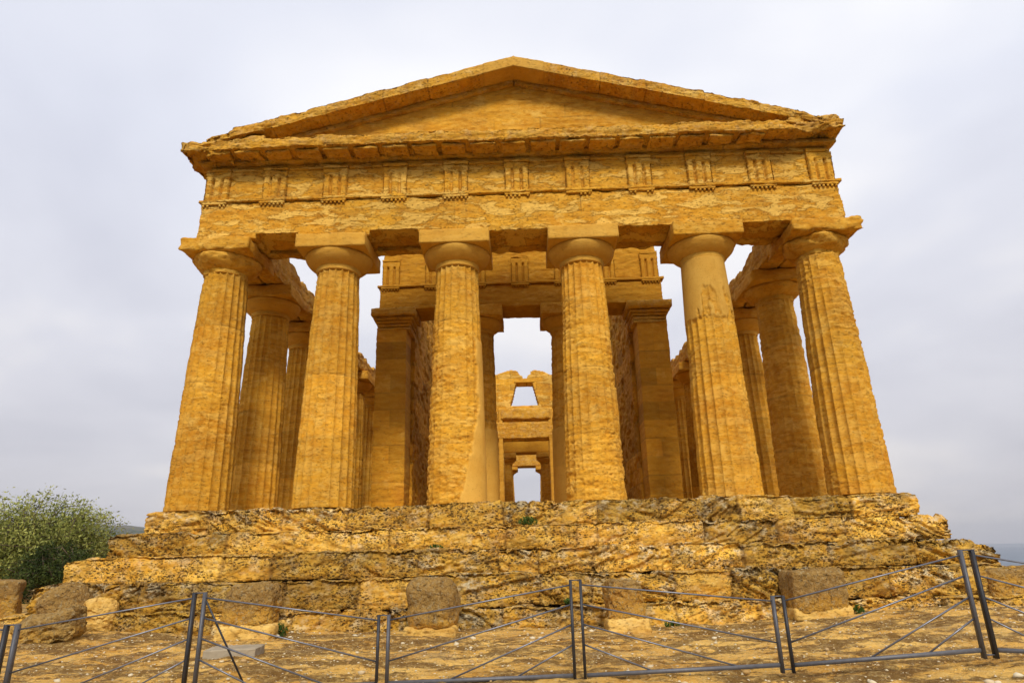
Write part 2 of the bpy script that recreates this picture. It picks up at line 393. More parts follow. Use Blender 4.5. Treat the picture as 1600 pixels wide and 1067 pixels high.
for k, (z0,z1,yf,hl,hr,joints) in enumerate(STEPS):
    z0 -= .075; mb = MB(); fn = step_disp(k, joints, z0, z1)
    nz = int((z1-z0)/.024)
    def post(P, k=k, hl=hl, hr=hr, z1=z1):
        P = P.copy(); x = P[:,0]
        e = sst(hr-(.28 if k == 0 else 1.2), hr, x)*(np.clip(-.2-P[:,1],0,.5)*2 if k == 0 else 1)
        if k < 4: P[:,2] -= e*np.clip(.12+.3*fbm(P,(1.6,1.6,1.6),4,90+k),-.02,.6)*sst(z1-.6,z1,P[:,2])
        e = sst(-hl+.8, -hl, x); P[:,2] -= e*np.clip(.02+.12*fbm(P,(1.6,1.6,1.6),4,95+k),0,.3)*sst(z1-.4,z1,P[:,2])
        return P
    v, q = rbox(-hl, hr, yf, yf+1.25, z0, z1, (int((hl+hr)/.026), 26, nz), fn, .035, post)
    mb.add(v, q, tone=fn.tone, joint=fn.joint, crust=fn.crust)
    v, q = rbox(-hl+.06, hr-.06, yf+1.15, 38.2-yf, z0, z1-.035, (60, 110, 3), lambda P,Nn,E: weather(P,.04,.02,k), .03)
    mb.add(v, q)
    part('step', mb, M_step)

# ---- columns
def column_mesh(R0, R1, H, nt, nz, seed, erode=.3, flutes=20, plaster=None, depth=.068, bulge=None, drums=(1.45,2.95,4.45)):
    z = np.linspace(0, H, nz+1)
    st = {}
    def disp(T, Z, R):
        t = Z/H; base = R0+(R1-R0)*t+.018*np.sin(np.pi*t)
        fl = np.abs(np.cos(T*flutes/2.))            # 1 at flute centre, 0 at arris
        P = np.stack([base*np.cos(T), base*np.sin(T), Z], -1).reshape(-1, 3)
        sh = T.shape
        big = fbm(P, (.75,.75,.55), 4, seed).reshape(sh)
        er = sst(-.35, .3, big+erode*1.8-.6)
        if bulge is not None: er = np.clip(er+bulge(T, Z), 0, 1)
        hor = fbm(P, (3.2,3.2,12), 5, seed+1).reshape(sh)
        fin = fbm(P, (9,9,18), 4, seed+2).reshape(sh)
        arr = fbm(P, (2.5,2.5,2.5), 4, seed+3).reshape(sh)
        pl = plaster(T, Z) if plaster is not None else np.zeros(sh)
        d = -depth*np.sqrt(np.clip(fl, 0, 1))*(1-er*.62)*(1-pl*1.0)
        d = d-(1-fl)**3*.02*np.clip(arr+.3,0,1)*(1-pl)
        pt = sst(.45,.2,worley(P,(7,7,13),seed)).reshape(sh)*sst(0,.3,fbm(P,(1.2,1.2,1.6),3,seed+6)).reshape(sh)
        rough = er*(.016+.009*hor+.014*sst(.05,.3,hor)+.011*fin)+.005*fin+.004*hor+.026*pt*(.35+.65*er)
        d = d-rough*(1-pl)
        wl = 0
        for q in drums: d = d-.014*np.exp(-((Z-q-.03*0)/.014)**2)*(1-pl)*(.3+.7*sst(-.2,.2,arr))
        st['pl'] = pl.ravel(); 
        j = sum(np.exp(-((Z-q)/.012)**2) for q in drums)*(1-pl)*sst(-.3,.2,arr)
        st['j'] = j.ravel()*.6
        dr = np.searchsorted(np.array(drums), Z.ravel()); st['t'] = np.random.default_rng(seed).uniform(-.7,.7,len(drums)+1)[dr]
        return base+d
    v, f = lathe([(R0, zz) for zz in z], nt, disp)
    return MB().add(v, f, plaster=st['pl'], joint=st['j'], tone=st['t'])
def echinus_mesh(R1, z0, h, rmax, seed, er=.0, nt=96):
    pr = [(R1*.985,0)]
    for a, b in ((.0,.01),(.012,.03),(.0,.045),(.02,.065),(.008,.08),(.03,.10),(.02,.115)): pr.append((R1+a, b*1.0))
    for s in np.linspace(0,1,14):
        a = .12+(h-.12)*s
        pr.append((R1+.03+(rmax-R1-.03)*(1-(1-s)**1.75)**.82 if s > 0 else R1+.03, a))
    pr[-1] = (pr[-1][0]*.985, h)
    def disp(T, Z, R):
        P = np.stack([R*np.cos(T), R*np.sin(T), Z], -1).reshape(-1,3)
        a = fbm(P,(2.2,2.2,2.2),4,seed).reshape(T.shape); b = fbm(P,(4,4,12),4,seed+2).reshape(T.shape)
        return R-er*(.06+.13*a+.05*sst(0,.3,b))-.004*b
    v, f = lathe(pr, nt, disp); v[:,2] += z0
    return MB().add(v, f, plaster=np.full(len(v), max(0,.7-er*1.5)))
def abacus_mesh(h, z0, z1, seed, wear=.01, pl=0., n=26):
    def d(P,Nn,E): return weather(P,wear,wear,seed)+edgewear(P,E,wear*5,.07,seed+3)
    v, q = rbox(-h,h,-h,h,z0,z1,(n,n,8),d,.012)
    return MB().add(v, q, plaster=np.full(len(v), pl))
Z_E, Z_A, Z_T = 5.88, 6.33, 6.71
def put_column(name, x, y, rot, sm, em, am, m=M_col, z=0):
    c = link(name, sm, m, None, (x,y,z)); c.parent = temple; c.matrix_parent_inverse = Matrix.Translation((0,2.5,2.36))
    c.rotation_euler[2] = rot
    e = link('echinus', em, m, None); e.parent = c
    a = link('abacus', am, m, None); a.parent = c; a.rotation_euler[2] = -rot
    return c
def ang(T): return np.angle(np.exp(1j*(T+np.pi/2)))     # 0 facing the viewer, positive to the right
def nz2(T, Z, s, sc=(1,1)): # noise on the shaft surface
    P = np.stack([np.cos(T)*sc[0]*.7, np.sin(T)*sc[0]*.7, Z*sc[1]], -1).reshape(-1,3); return fbm(P,(1,1,1),5,s).reshape(T.shape)
def pl3(T, Z):   # restored smooth strip down the right side, its edge running in towards the foot
    edge = .98-.75*sst(2.3,.0,Z)*1.0+.16*nz2(T,Z,5,(2.5,2.5))
    return sst(0,.05,ang(T)-edge)*sst(4.0,3.85,Z+.2*nz2(T,Z,6,(3,3)))*sst(2.4,2.3,ang(T))
def pl5(T, Z):   # plastered smooth upper drum
    return sst(4.25,4.34,Z+.12*nz2(T,Z,8,(2,2)))*(1-.9*sst(.18,.3,nz2(T,Z,9,(2.2,.9)))*sst(5.3,4.9,Z))
def pl2(T, Z): return .0*T
FRONT = [
 # x, seed, erosion, plaster, bulge, echinus erosion, abacus wear, drums
 (-7.68, 11, .13, None, lambda T,Z: .55*sst(.25,.9,nz2(T,Z,3)+.35*sst(.3,-.4,ang(T)))*sst(3.2,2.4,Z), .45, .022, (1.55,3.0,4.45)),
 (-4.73, 12, .16, None, lambda T,Z: -.7*sst(.15,.5,ang(T)), .0, .006, (1.6,3.1,4.6)),
 (-1.617,13, .58, pl3, lambda T,Z: -.8*sst(4.0,4.8,Z)-.5*sst(.5,.8,ang(T))*sst(3.6,4,Z), .0, .003, (1.5,3.0,4.4)),
 (1.617, 14, .36, None, lambda T,Z: -.35*sst(5.2,5.7,Z), .0, .004, (1.5,3.1,4.6)),
 (4.73,  15, .13, pl5, lambda T,Z: .4*sst(.2,.7,nz2(T,Z,13)+.3)*sst(1.9,1.2,Z)*sst(-.3,.4,ang(T)), .06, .008, (1.4,2.85,4.3)),
 (7.68,  16, .22, None, lambda T,Z: .8*sst(4.6,5.2,Z)+.5*sst(.0,.8,ang(T))*sst(4,2,Z), .75, .03, (1.5,3.0,4.5)),
]
for (x,s,er,pl,bl,ee,aw,dr) in FRONT:
    h = {3:.89}.get(0,.885)
    sm = column_mesh(.715,.545,Z_E+.01,240,230,s,er,plaster=pl,bulge=bl,drums=dr).mesh('column')
    em = echinus_mesh(.545,Z_E,Z_A-Z_E,.86,s,ee).mesh('echinus'); am = abacus_mesh(h,Z_A,Z_T-.003,s,aw,.6 if aw < .007 else 0).mesh('abacus')
    put_column('column', x, 0, 0, sm, em, am)
YS = [0,3.03]+[3.03+3.19*i for i in range(1,11)]+[3.03+3.19*10+3.03]
YR = YS[-1]
var = []
for s, er in ((31,.1),(32,.22),(33,.6)):
    var.append((column_mesh(.70,.545,Z_E+.01,160,110,s,er).mesh('column'), echinus_mesh(.545,Z_E,Z_A-Z_E,.86,s,.12 if er < .6 else .4,64).mesh('echinus'), abacus_mesh(.885,Z_A,Z_T-.003,s,.012,0,14).mesh('abacus')))
for i, y in enumerate(YS[1:-1]):
    for sx in (-1,1):
        v = var[2] if (sx > 0 and i == 0) else var[0] if (i < 2) else var[(i+(sx > 0)) % 2]
        put_column('column', sx*7.68, y, 2*np.pi/20*((i*7+3*(sx > 0)) % 20), *v)

# ---- front entablature
XA = 8.26; YF = -.70
TRIG = [-7.90,-6.38,-4.78,-3.20,-1.60,.0,1.59,3.20,4.76,6.33,7.90]; TW = .325
def front_joints(P, xs, zs=()):
    j = np.zeros(len(P))
    for x in xs: j = np.maximum(j, np.exp(-((P[:,0]-x-.01*pn(P*2))/.008)**2))
    for z in zs: j = np.maximum(j, np.exp(-((P[:,2]-z)/.008)**2))
    return j
def arch_disp(P, Nn, E):
    d = weather(P,.008,.013,3,1.5)+edgewear(P,E,.05,.08,4)
    j = front_joints(P,(-4.73,-1.617,1.617,4.73)); arch_disp.j = j*.8; arch_disp.t = np.array([.5,-.35,.2,.55,.1,-.5])[np.searchsorted((-4.73,-1.617,1.617,4.73),P[:,0])]
    right = sst(7.2,8.3,P[:,0])
    v = Nn*(d-.012*j-right*.03*np.clip(fbm(P,(2,2,2),3,8),0,1))[:,None]
    for a, b in ((-6.72,-5.62),(-3.78,-2.55)):
        v[:,2] += .12*(P[:,0] > a)*(P[:,0] < b)*sst(Z_T+.15,Z_T,P[:,2])
    return v
mb = MB(); v, q = rbox(-XA,XA,YF,YF+.98,Z_T,7.76,(560,12,40),arch_disp,.012); mb.add(v,q,joint=arch_disp.j,tone=arch_disp.t)
v, q = rbox(-XA+.02,XA-.02,YF+1.0,YF+1.42,Z_T+.02,7.74,(200,6,14),lambda P,Nn,E: weather(P,.02,.03,6)+edgewear(P,E,.08,.1,4),.02); mb.add(v,q)
arch = part('architrave', mb, M_front)
mb = MB(); v, q = rbox(-XA-.05,XA+.05,YF-.065,YF+.3,7.762,7.85,(420,4,4),lambda P,Nn,E: weather(P,.008,.012,13,2)+edgewear(P,E,.03,.03,14)-.05*sst(.45,.55,fbm(P,(.9,.9,.9),3,77)),.008)
mb.add(v,q); part('taenia', mb, M_front, arch)
for i, x in enumerate(TRIG):
    mb = MB(); rs = np.random.default_rng(i)
    v, q = rbox(x-TW-.01,x+TW+.01,YF-.055,YF+.05,7.695,7.761,(16,3,3),lambda P,Nn,E: weather(P,.008,.012,20+i,2),.006); mb.add(v,q)
    for k in range(6):
        if (i == 6 and k < 3) or (i in (7,8) and rs.random() < .35) or rs.random() < .06: continue
        gx = x-TW+.055+k*(2*TW-.11)/5
        v, f = lathe([(.034,7.64),(.028,7.697)],8); v[:,0] += gx; v[:,1] += YF-.02; mb.add(v,f)
    part('regula', mb, M_front, arch)
# frieze
ZF0, ZF1 = 7.851, 8.93
def fr_disp(P, Nn, E):
    j = front_joints(P,(),(8.70,))
    fr_disp.j = j*.5
    return weather(P,.007,.012,23,1.5)+edgewear(P,E,.03,.05,24)
mb = MB(); v, q = rbox(-XA+.06,XA-.06,YF+.09,YF+1.2,ZF0,ZF1,(520,8,40),fr_disp,.01); mb.add(v,q,joint=fr_disp.j)
frieze = part('frieze', mb, M_front)
def trig_mesh(x, tw, yf, z0, z1, seed, er=.0, n=(54,4,44)):
    def d(P, Nn, E):
        u = (P[:,0]-x)/tw                      # -1..1
        g = np.zeros(len(P))
        for c, hw in ((-.36,.17),(.36,.17)): g = np.maximum(g, np.clip(1-np.abs(u-c)/hw,0,1))
        g = np.maximum(g, np.clip((np.abs(u)-.86)/.14,0,1))
        g = g*sst(z1-.17,z1-.20,P[:,2])
        front = Nn[:,1] < -.3
        er_ = er*sst(-.2,.25,fbm(P,(2.2,2.2,1.4),4,seed))
        w_ = weather(P,.005,.008,seed,1.5)-er_*(.02+.03*np.clip(fbm(P,(7,7,15),4,seed+3),-.4,1))
        v = Nn*w_[:,None]; v[:,1] += np.where(front, g*.105*(1-.55*er_), 0)
        return v
    v, q = rbox(x-tw,x+tw,yf,yf+.12,z0,z1,n,d,.006)
    v2, q2 = rbox(x-tw-.008,x+tw+.008,yf-.022,yf+.1,z1+.0,z1+.0+.001+.10,(20,3,4),lambda P,Nn,E: weather(P,.008,.014,seed+7)+edgewear(P,E,.03,.04,seed),.006)
    return MB().add(v,q).add(v2,q2)
for i, x in enumerate(TRIG):
    er = (.1,.7,.35,.75,.9,.3,.8,.2,.2,.5,.55)[i]
    part('triglyph', trig_mesh(x,TW,YF+.005,ZF0+.001,8.70,200+i,er), M_front, frieze)
# flat bands over the metopes
for a, b in zip(TRIG[:-1],TRIG[1:]):
    v, q = rbox(a+TW+.02,b-TW-.02,YF+.045,YF+.15,8.72,8.80,(30,2,3),lambda P,Nn,E: weather(P,.008,.012,31),.004); part('metope_band', MB().add(v,q), M_front, frieze)

# ---- horizontal cornice
ZC0, ZC1 = 8.97, 9.30
def geison_disp(P, Nn, E):
    rt = sst(5.6,8.2,P[:,0]); lt = sst(-6.5,-8.6,P[:,0]); ro = np.maximum(rt,lt*.5)
    J = np.arange(-8.1,8.3,.765); j = np.exp(-(np.min(np.abs(P[:,0][:,None]-J[None]),1)/.012)**2)
    geison_disp.j = j*.6
    blk = np.floor((P[:,0]+8.1)/.765).astype(int) % 64
    off = np.random.default_rng(5).uniform(-.03,.03,64)[blk]
    d = weather(P,.02,.03,41)+edgewear(P,E,.065,.08,42)-.015*j
    d = d-ro*(.06+.16*fbm(P,(1.5,1.5,1.8),4,43)+.10*sst(0,.3,fbm(P,(2,2,7),4,44)))
    v = Nn*d[:,None]; v[:,1] += off*(P[:,1] < -.8)*(1-.0*ro)
    return v
def geison_post(P):
    P = P.copy(); r = sst(6.6,8.3,P[:,0])
    P[:,1] += r*np.clip(.05+.35*fbm(P,(1.3,1.3,1.3),3,47),-.05,.5)*(P[:,1] < -.8)
    return P
mb = MB(); v, q = rbox(-8.72,8.40,-1.33,1.3,ZC0,ZC1,(560,34,14),geison_disp,.025,geison_post); mb.add(v,q,joint=geison_disp.j)
v, q = rbox(-8.38,8.34,-.83,1.1,8.90,9.02,(300,8,4),lambda P,Nn,E: weather(P,.015,.02,45),.01); mb.add(v,q)
# broken lump at the right end, loose ledges at the left end
v, q = rbox(7.1,8.42,-1.05,.6,9.22,9.62,(46,46,22),lambda P,Nn,E: .16*fbm(P,(1.6,1.6,2.2),5,48)-.06*sst(0,.3,fbm(P,(3,3,8),3,49)),.12); mb.add(v,q)
v, q = rbox(-8.25,-6.6,-1.1,.5,9.25,9.46,(50,40,10),lambda P,Nn,E: .07*fbm(P,(1.6,1.6,2.6),5,50),.06,lambda P: P+np.array([0,0,1])*(.10*(P[:,:1]+7.4))); mb.add(v,q)
corn = part('cornice', mb, M_corn)
J = np.arange(-8.1,8.3,.765)
for i, x in enumerate(J[:-1]):
    if i in (19,20): continue
    c = x+.3825
    if abs(c) > 8.2: continue
    rs = np.random.default_rng(300+i); w_ = .335
    er = .02+.05*sst(4.5,8,np.array([abs(c)]))[0]
    v, q = rbox(c-w_,c+w_,-1.24,-.78,ZC0-.065,ZC0+.02,(18,14,4),lambda P,Nn,E: weather(P,er*.6,er*.6,60+i)+edgewear(P,E,er*3,.05,61+i),.01)
    part('mutule', MB().add(v,q), M_corn, corn)
# ---- pediment
RS = .2625
def tymp():
    nx, nz = 420, 70; x = np.linspace(-8.0,8.0,nx+1); z = np.linspace(0,1,nz+1)
    X, T = np.meshgrid(x,z,indexing='ij'); top = 11.50-RS*np.abs(X); Zz = 9.26+(np.maximum(top,9.3)-9.26)*T
    P = np.stack([X,np.full_like(X,-.55),Zz],-1).reshape(-1,3)
    j = np.zeros(len(P))
    for zz in (9.72,10.18,10.64,11.0): j = np.maximum(j,np.exp(-((P[:,2]-zz)/.012)**2))
    row = np.searchsorted((9.72,10.18,10.64,11.0),P[:,2])
    jj = np.abs(((P[:,0]+row*.57)/1.25) % 1-.5)*1.25; j = np.maximum(j,np.exp(-((.625-jj)/.012)**2))
    j = j*sst(-.1,.25,fbm(P,(.8,.8,.8),3,52))
    blk = (np.floor((P[:,0]+row*.57)/1.25)+.5).astype(int)*7+row*13
    tone = np.random.default_rng(9).uniform(-.6,.6,400)[blk % 400]
    P[:,1] -= weather(P,.014,.014,51)-.012*j
    m = nz+1; i = np.arange(nx)[:,None]*m+np.arange(nz)[None]
    Q = np.stack([i,i+m,i+m+1,i+1],-1).reshape(-1,4)
    mb = MB().add(P,Q,joint=j*.6,tone=tone)
    B = np.array([[-8,.35,9.26],[8,.35,9.26],[8,.35,9.3],[0,.35,11.4],[-8,.35,9.3],[-8,-.5,9.26],[8,-.5,9.26],[8,-.5,9.3],[0,-.5,11.4],[-8,-.5,9.3]])
    mb.add(B,[np.array([[0,4,3,2,1]]),np.array([[0,1,6,5],[1,2,7,6],[2,3,8,7],[3,4,9,8],[4,0,5,9]])]); return mb
ped = part('pediment', tymp(), M_tymp)
def plpatch(): pass
for sx in (-1,1):
    xe = 8.12 if sx < 0 else 7.98
    def rd(P, Nn, E):
        a = sst(1.2,2.6,P[:,0])*(.55+.45*sst(4,7.5,P[:,0]))
        J = np.array([.82,2.3,3.5,5.0,6.4]); b = np.searchsorted(J,P[:,0]); off = np.random.default_rng(70+sx).uniform(-.06,.03,6); off[:2] = (.02,.0)
        jn = np.exp(-(np.min(np.abs(P[:,0][:,None]-J[None]),1)/.012)**2); rd.j = jn*.6
        d = weather(P,.006,.006,72)+a*(weather(P,.022,.03,73+sx)+edgewear(P,E,.09,.11,74+sx)-.02)-.012*jn
        v = Nn*d[:,None]; v[:,1] -= off[b]*(P[:,1] < -.8)
        v[:,2] += (.02*fbm(P,(.8,.3,.3),2,79+sx)*a)
        e = sst(6.9,xe,P[:,0]); v[:,2] -= e*np.clip(.08+.2*fbm(P,(1.8,1.8,1.8),4,75+sx),0,.3)*(P[:,2] > -.15)
        return v
    def rp(P): Q = P.copy(); Q[:,2] += 11.69-RS*P[:,0]; Q[:,0] *= sx; return Q
    v, q = rbox(-.02 if sx > 0 else -.035,xe,-1.2,.45,-.33,0,(300,30,14),rd,.015,rp)
    if sx < 0: q = q[:,::-1]
    pl = sst(1.0,.75,np.abs(v[:,0]))*.8
    mb = MB().add(v,q,joint=rd.j,plaster=pl)
    def rb(P): Q = P.copy(); Q[:,2] += 11.69-.33-RS*P[:,0]; Q[:,0] *= sx; return Q
    v, q = rbox(.003,7.6,-.68,.3,-.12,.03,(160,6,4),lambda P,Nn,E: weather(P,.01,.015,76),.01,rb)
    if sx < 0: q = q[:,::-1]
    mb.add(v,q)
    part('raking_cornice', mb, M_corn, ped)

# ---- flank architraves, their upper parts broken
for sx in (-1,1):
    mb = MB()
    for k, (xa,xb,zt,sd) in enumerate(((7.02,7.60,7.38,1),(7.62,8.25,7.72,2))):
        def d(P,Nn,E): return weather(P,.02,.03,80+sd)+edgewear(P,E,.07,.1,81)
        def pst(P):
            Q = P.copy(); up = sst(Z_T+.2,zt,Q[:,2])
            near = sst(4.5,1.6,Q[:,1])
            Q[:,2] += up*(.16*fbm(Q,(.2,.75,.2),4,82+sd+sx)+.06*np.sign(pn(np.stack([Q[:,0]*0,Q[:,1]*.8,Q[:,0]*0+sd],1)))+near*(.45 if sx < 0 else .2)); Q[:,0] *= sx; return Q
        v, q = rbox(xa,xb,.735,YR-.74,Z_T,zt,(6,560,18),d,.02,pst)
        if sx < 0: q = q[:,::-1]
        mb.add(v,q)
    part('architrave', mb, M_corn)

# ---- cella: antae, walls with arches, pronaos columns and entablature
FL = .25
def course_attr(P, seed, h=.5, wv=.62, axis=0):
    row = np.floor((P[:,2]+.04)/h).astype(int); u = (P[:,axis]+P[:,1-axis]*.0+row*(wv/2))/wv; col = np.floor(u).astype(int)
    tone = np.random.default_rng(seed).uniform(-1,1,2000)[(row*37+col*11) % 2000]
    fz = ((P[:,2]+.04)/h) % 1; fu = u % 1
    j = np.maximum(np.exp(-(np.minimum(fz,1-fz)*h/.010)**2), np.exp(-(np.minimum(fu,1-fu)*wv/.010)**2))
    return tone, j
cella = None
for sx in (-1,1):
    # anta
    s = {}
    def ad(P,Nn,E):
        s['t'], s['j'] = course_attr(P-np.array([sx*4.71,0,0]),5+sx,.56,1.06)
        foot = sst(.95,.6,P[:,2])
        return weather(P,.008,.010,90+sx)+edgewear(P,E,.02+.0*foot,.05,91+sx)-.008*s['j']-foot*.05*np.clip(fbm(P,(2,2,3),4,93+sx)+.2,0,1)
    xa, xb = sorted((sx*4.71,sx*3.68))
    mb = MB(); v, q = rbox(xa,xb,4.5,5.5,FL-.3,6.06,(40,34,190),ad,.01,lambda P: np.stack([sx*4.71+(P[:,0]-sx*4.71)*(1-.006*P[:,2])+sx*.008*P[:,2],P[:,1],P[:,2]],1)); mb.add(v,q,tone=s['t'],joint=s['j']*.55)
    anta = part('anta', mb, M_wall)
    mb = MB()
    for (z0,z1,e) in ((5.97,6.07,.035),(6.07,6.20,.03),(6.20,6.30,.07),(6.30,6.42,.13),(6.42,6.70,.22)):
        v, q = rbox(xa-e,xb+e,4.5-e,5.5,z0,z1-.002,(30,24,4),lambda P,Nn,E: weather(P,.006,.01,97)+edgewear(P,E,.04,.04,98),.012); mb.add(v,q)
    part('anta_capital', mb, M_corn, anta)
    # solid pronaos side wall and the arched naos wall behind it
    s2 = {}
    def wd(P,Nn,E):
        s2['t'], s2['j'] = course_attr(P,7+sx,.5,1.3,1)
        f = fbm(P,(1.3,1.3,2.4),5,101+sx)
        return .05*f-.09*sst(.0,.3,f)+.03*fbm(P,(5,5,9),3,102)-.012*s2['j']
    xw0, xw1 = sorted((sx*4.66,sx*3.62))
    mb = MB(); v, q = rbox(xw0,xw1,5.45,11.0,FL-.3,8.65 if sx < 0 else 8.35,(20,150,200),wd,.03,lambda P: P+np.array([0,0,1.])*(sst(7.4,8.4,P[:,2])*.25*fbm(P,(.3,1.0,.3),4,104))[:,None]); mb.add(v,q,tone=s2['t'],joint=s2['j']*.4)
    y = 11.0
    for k in range(6):
        y0, y1 = 11.0+k*2.5, 13.5+k*2.5; ym = (y0+y1)/2; hw = .85; zs = 3.0
        v, q = rbox(xw0,xw1,y0,y0+.40,FL-.3,8.3,(8,8,80),wd,.02); mb.add(v,q)
        v, q = rbox(xw0,xw1,y1-.40,y1,FL-.3,8.3,(8,8,80),wd,.02); mb.add(v,q)
        th = np.linspace(0,np.pi,17); yy = ym+hw*np.cos(th); zz = zs+hw*np.sin(th)
        V = []
        for x in (xw0+.02,xw1-.02):
            V += [(x,a,b) for a,b in zip(yy,zz)]+[(x,a,8.3) for a in yy]
        V = np.array(V); n = 17; i = np.arange(16)
        mb.add(V,[np.stack([i,i+1,n+i+1,n+i],1),np.stack([2*n+i+1,2*n+i,3*n+i,3*n+i+1],1),np.stack([i+1,i,2*n+i,2*n+i+1],1),np.stack([n+i,n+i+1,3*n+i+1,3*n+i],1)])
    v, q = rbox(xw0,xw1,27.15,33.2,FL-.3,7.6,(8,60,60),wd,.03); mb.add(v,q)
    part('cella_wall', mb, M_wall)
# pronaos columns
pm = (column_mesh(.68,.56,Z_E+.01-FL,160,140,41,.35).mesh('column'), None, None)
for sx in (-1,1):
    sm = column_mesh(.66,.55,Z_E+.01,160,140,41+sx,.2 if sx < 0 else .8,plaster=(lambda T,Z: sst(2.7,2.62,Z+.05*nz2(T,Z,4,(2,2)))) ).mesh('column')
    em = echinus_mesh(.55,Z_E,Z_A-Z_E-.03,.84,43+sx,.05,64).mesh('echinus'); am = abacus_mesh(.875,Z_A-.03,Z_T-.003,44+sx,.008,0,14).mesh('abacus')
    put_column('column', sx*1.50+.015, 5.15, 0, sm, em, am)
YP = 4.56
def pa(P,Nn,E): return weather(P,.010,.012,111)+edgewear(P,E,.03,.05,112)
mb = MB(); v, q = rbox(-4.72,4.72,YP,YP+1.2,Z_T,7.50,(200,16,24),pa,.012); mb.add(v,q)
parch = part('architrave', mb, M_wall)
v, q = rbox(-4.80,4.80,YP-.075,YP+.3,7.502,7.59,(160,4,4),lambda P,Nn,E: weather(P,.006,.01,113,2)+edgewear(P,E,.02,.03,114),.006)
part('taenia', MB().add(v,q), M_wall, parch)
PT = [k*1.455 for k in (-3,-2,-1,0,1,2,3)]
for i, x in enumerate(PT):
    mb = MB(); v, q = rbox(x-.31,x+.31,YP-.065,YP+.05,7.44,7.501,(10,2,2),None,.005); mb.add(v,q)
    for k in range(6):
        v, f = lathe([(.032,7.385),(.026,7.442)],8); v[:,0] += x-.25+k*.1; v[:,1] += YP-.025; mb.add(v,f)
    part('regula', mb, M_wall, parch)
mb = MB(); v, q = rbox(-4.66,4.66,YP+.08,YP+1.1,7.591,9.0,(200,10,40),lambda P,Nn,E: weather(P,.012,.02,115)+edgewear(P,E,.06,.1,116),.015,lambda P: P+np.array([0,0,1.])*(sst(8.6,9.,P[:,2])*.12*fbm(P,(1.2,.3,.3),3,117))[:,None]); mb.add(v,q)
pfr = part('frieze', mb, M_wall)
for i, x in enumerate(PT): part('triglyph', trig_mesh(x,.30,YP+.0,7.592,8.46,400+i,.15,(40,3,30)), M_wall, pfr)
for a, b in zip(PT[:-1],PT[1:]):
    pass
# ---- cross wall at the far end of the naos: doorway, lintel, trapezoid window above
def poly_wall(outer_xz, holes, y0, y1, seed, res=.05, amp=.03):
    """wall of small square cells; cells whose centre lies outside the outline or in a hole are left out"""
    xs = np.array([p[0] for p in outer_xz]); zs = np.array([p[1] for p in outer_xz])
    x0, x1, z0, z1 = xs.min(), xs.max(), zs.min(), zs.max(); nx = int((x1-x0)/res); nz = int((z1-z0)/res)
    gx = x0+(np.arange(nx)+.5)*(x1-x0)/nx; gz = z0+(np.arange(nz)+.5)*(z1-z0)/nz
    X, Z = np.meshgrid(gx,gz,indexing='ij')
    def inside(poly):
        r = np.zeros(X.shape,bool); n = len(poly)
        for i in range(n):
            (ax,az),(bx,bz) = poly[i],poly[(i+1) % n]
            if az == bz: continue
            c = ((az > Z) != (bz > Z)) & (X < (bx-ax)*(Z-az)/(bz-az)+ax); r ^= c
        return r
    m = inside(outer_xz)
    for h in holes: m &= ~inside(h)
    ex = x0+np.arange(nx+1)*(x1-x0)/nx; ez = z0+np.arange(nz+1)*(z1-z0)/nz
    EX, EZ = np.meshgrid(ex,ez,indexing='ij'); nv = (nx+1)*(nz+1)
    Pf = np.stack([EX,np.full_like(EX,y0),EZ],-1).reshape(-1,3); Pb = Pf.copy(); Pb[:,1] = y1
    t, j = course_attr(Pf,seed,.42,.85)
    Pf[:,1] += amp*fbm(Pf,(2,2,3),4,seed)+.012*j
    jig = np.stack([fbm(Pf,(3,0,3),3,seed+1),0*Pf[:,0],fbm(Pf,(3,0,3),3,seed+2)],1)*.02
    Pf += jig; Pb += jig
    I = (np.arange(nx)[:,None]*(nz+1)+np.arange(nz)[None]); a, b, c, d = I, I+nz+1, I+nz+2, I+1
    F = np.stack([a,b,c,d],-1)[m]; B = np.stack([a,d,c,b],-1)[m]+nv; S = []
    pad = np.pad(m,1)
    for (dx,dz,p,q_) in ((-1,0,d,a),(1,0,b,c),(0,-1,a,b),(0,1,c,d)):
        nb = pad[1+dx:1+dx+nx,1+dz:1+dz+nz]; e = m & ~nb
        S.append(np.stack([q_[e],p[e],p[e]+nv,q_[e]+nv],-1))
    return MB().add(np.concatenate([Pf,Pb]),[F,B]+[x for x in S if len(x)],tone=np.concatenate([t,t]),joint=np.concatenate([j,j])*.5)
out_ = [(-3.65,0),(3.65,0),(3.65,9.6),(2.6,9.9),(1.7,10.25),(1.3,10.45),(.75,10.55),(.52,10.45),(.5,10.25),(.3,10.2),(.25,10.0),(-.05,10.0),(-.08,10.15),(-.3,10.3),(-.35,10.5),(-.8,10.6),(-1.2,10.5),(-1.6,10.35),(-2.4,10.1),(-3.65,9.7)]
door = [(-1.42,-1),(1.54,-1),(1.54,5.96),(-1.42,5.96)]
win = [(-.90,8.12),(.98,8.12),(.60,9.70),(-.50,9.70)]
cw = part('cross_wall', poly_wall(out_,[door,win],26.0,27.1,61), M_front, smooth=False)
mb = MB(); v, q = rbox(-1.95,2.05,25.78,26.2,5.97,7.05,(60,4,18),lambda P,Nn,E: weather(P,.02,.02,121)+edgewear(P,E,.05,.1,122),.02); mb.add(v,q)
v, q = rbox(-1.55,1.7,25.7,26.3,7.2,7.95,(50,8,12),lambda P,Nn,E: .06*fbm(P,(1.6,1.6,2),4,123)+edgewear(P,E,.1,.1,124),.08); mb.add(v,q)
part('lintel', mb, M_corn, cw)
for sx in (-1,1):
    x = .06+sx*1.62
    v, q = rbox(x-.14,x+.14,25.80,26.25,0,7.95,(4,4,80),lambda P,Nn,E: weather(P,.015,.015,125+sx),.02)
    part('door_jamb', MB().add(v,q), M_smooth, cw)
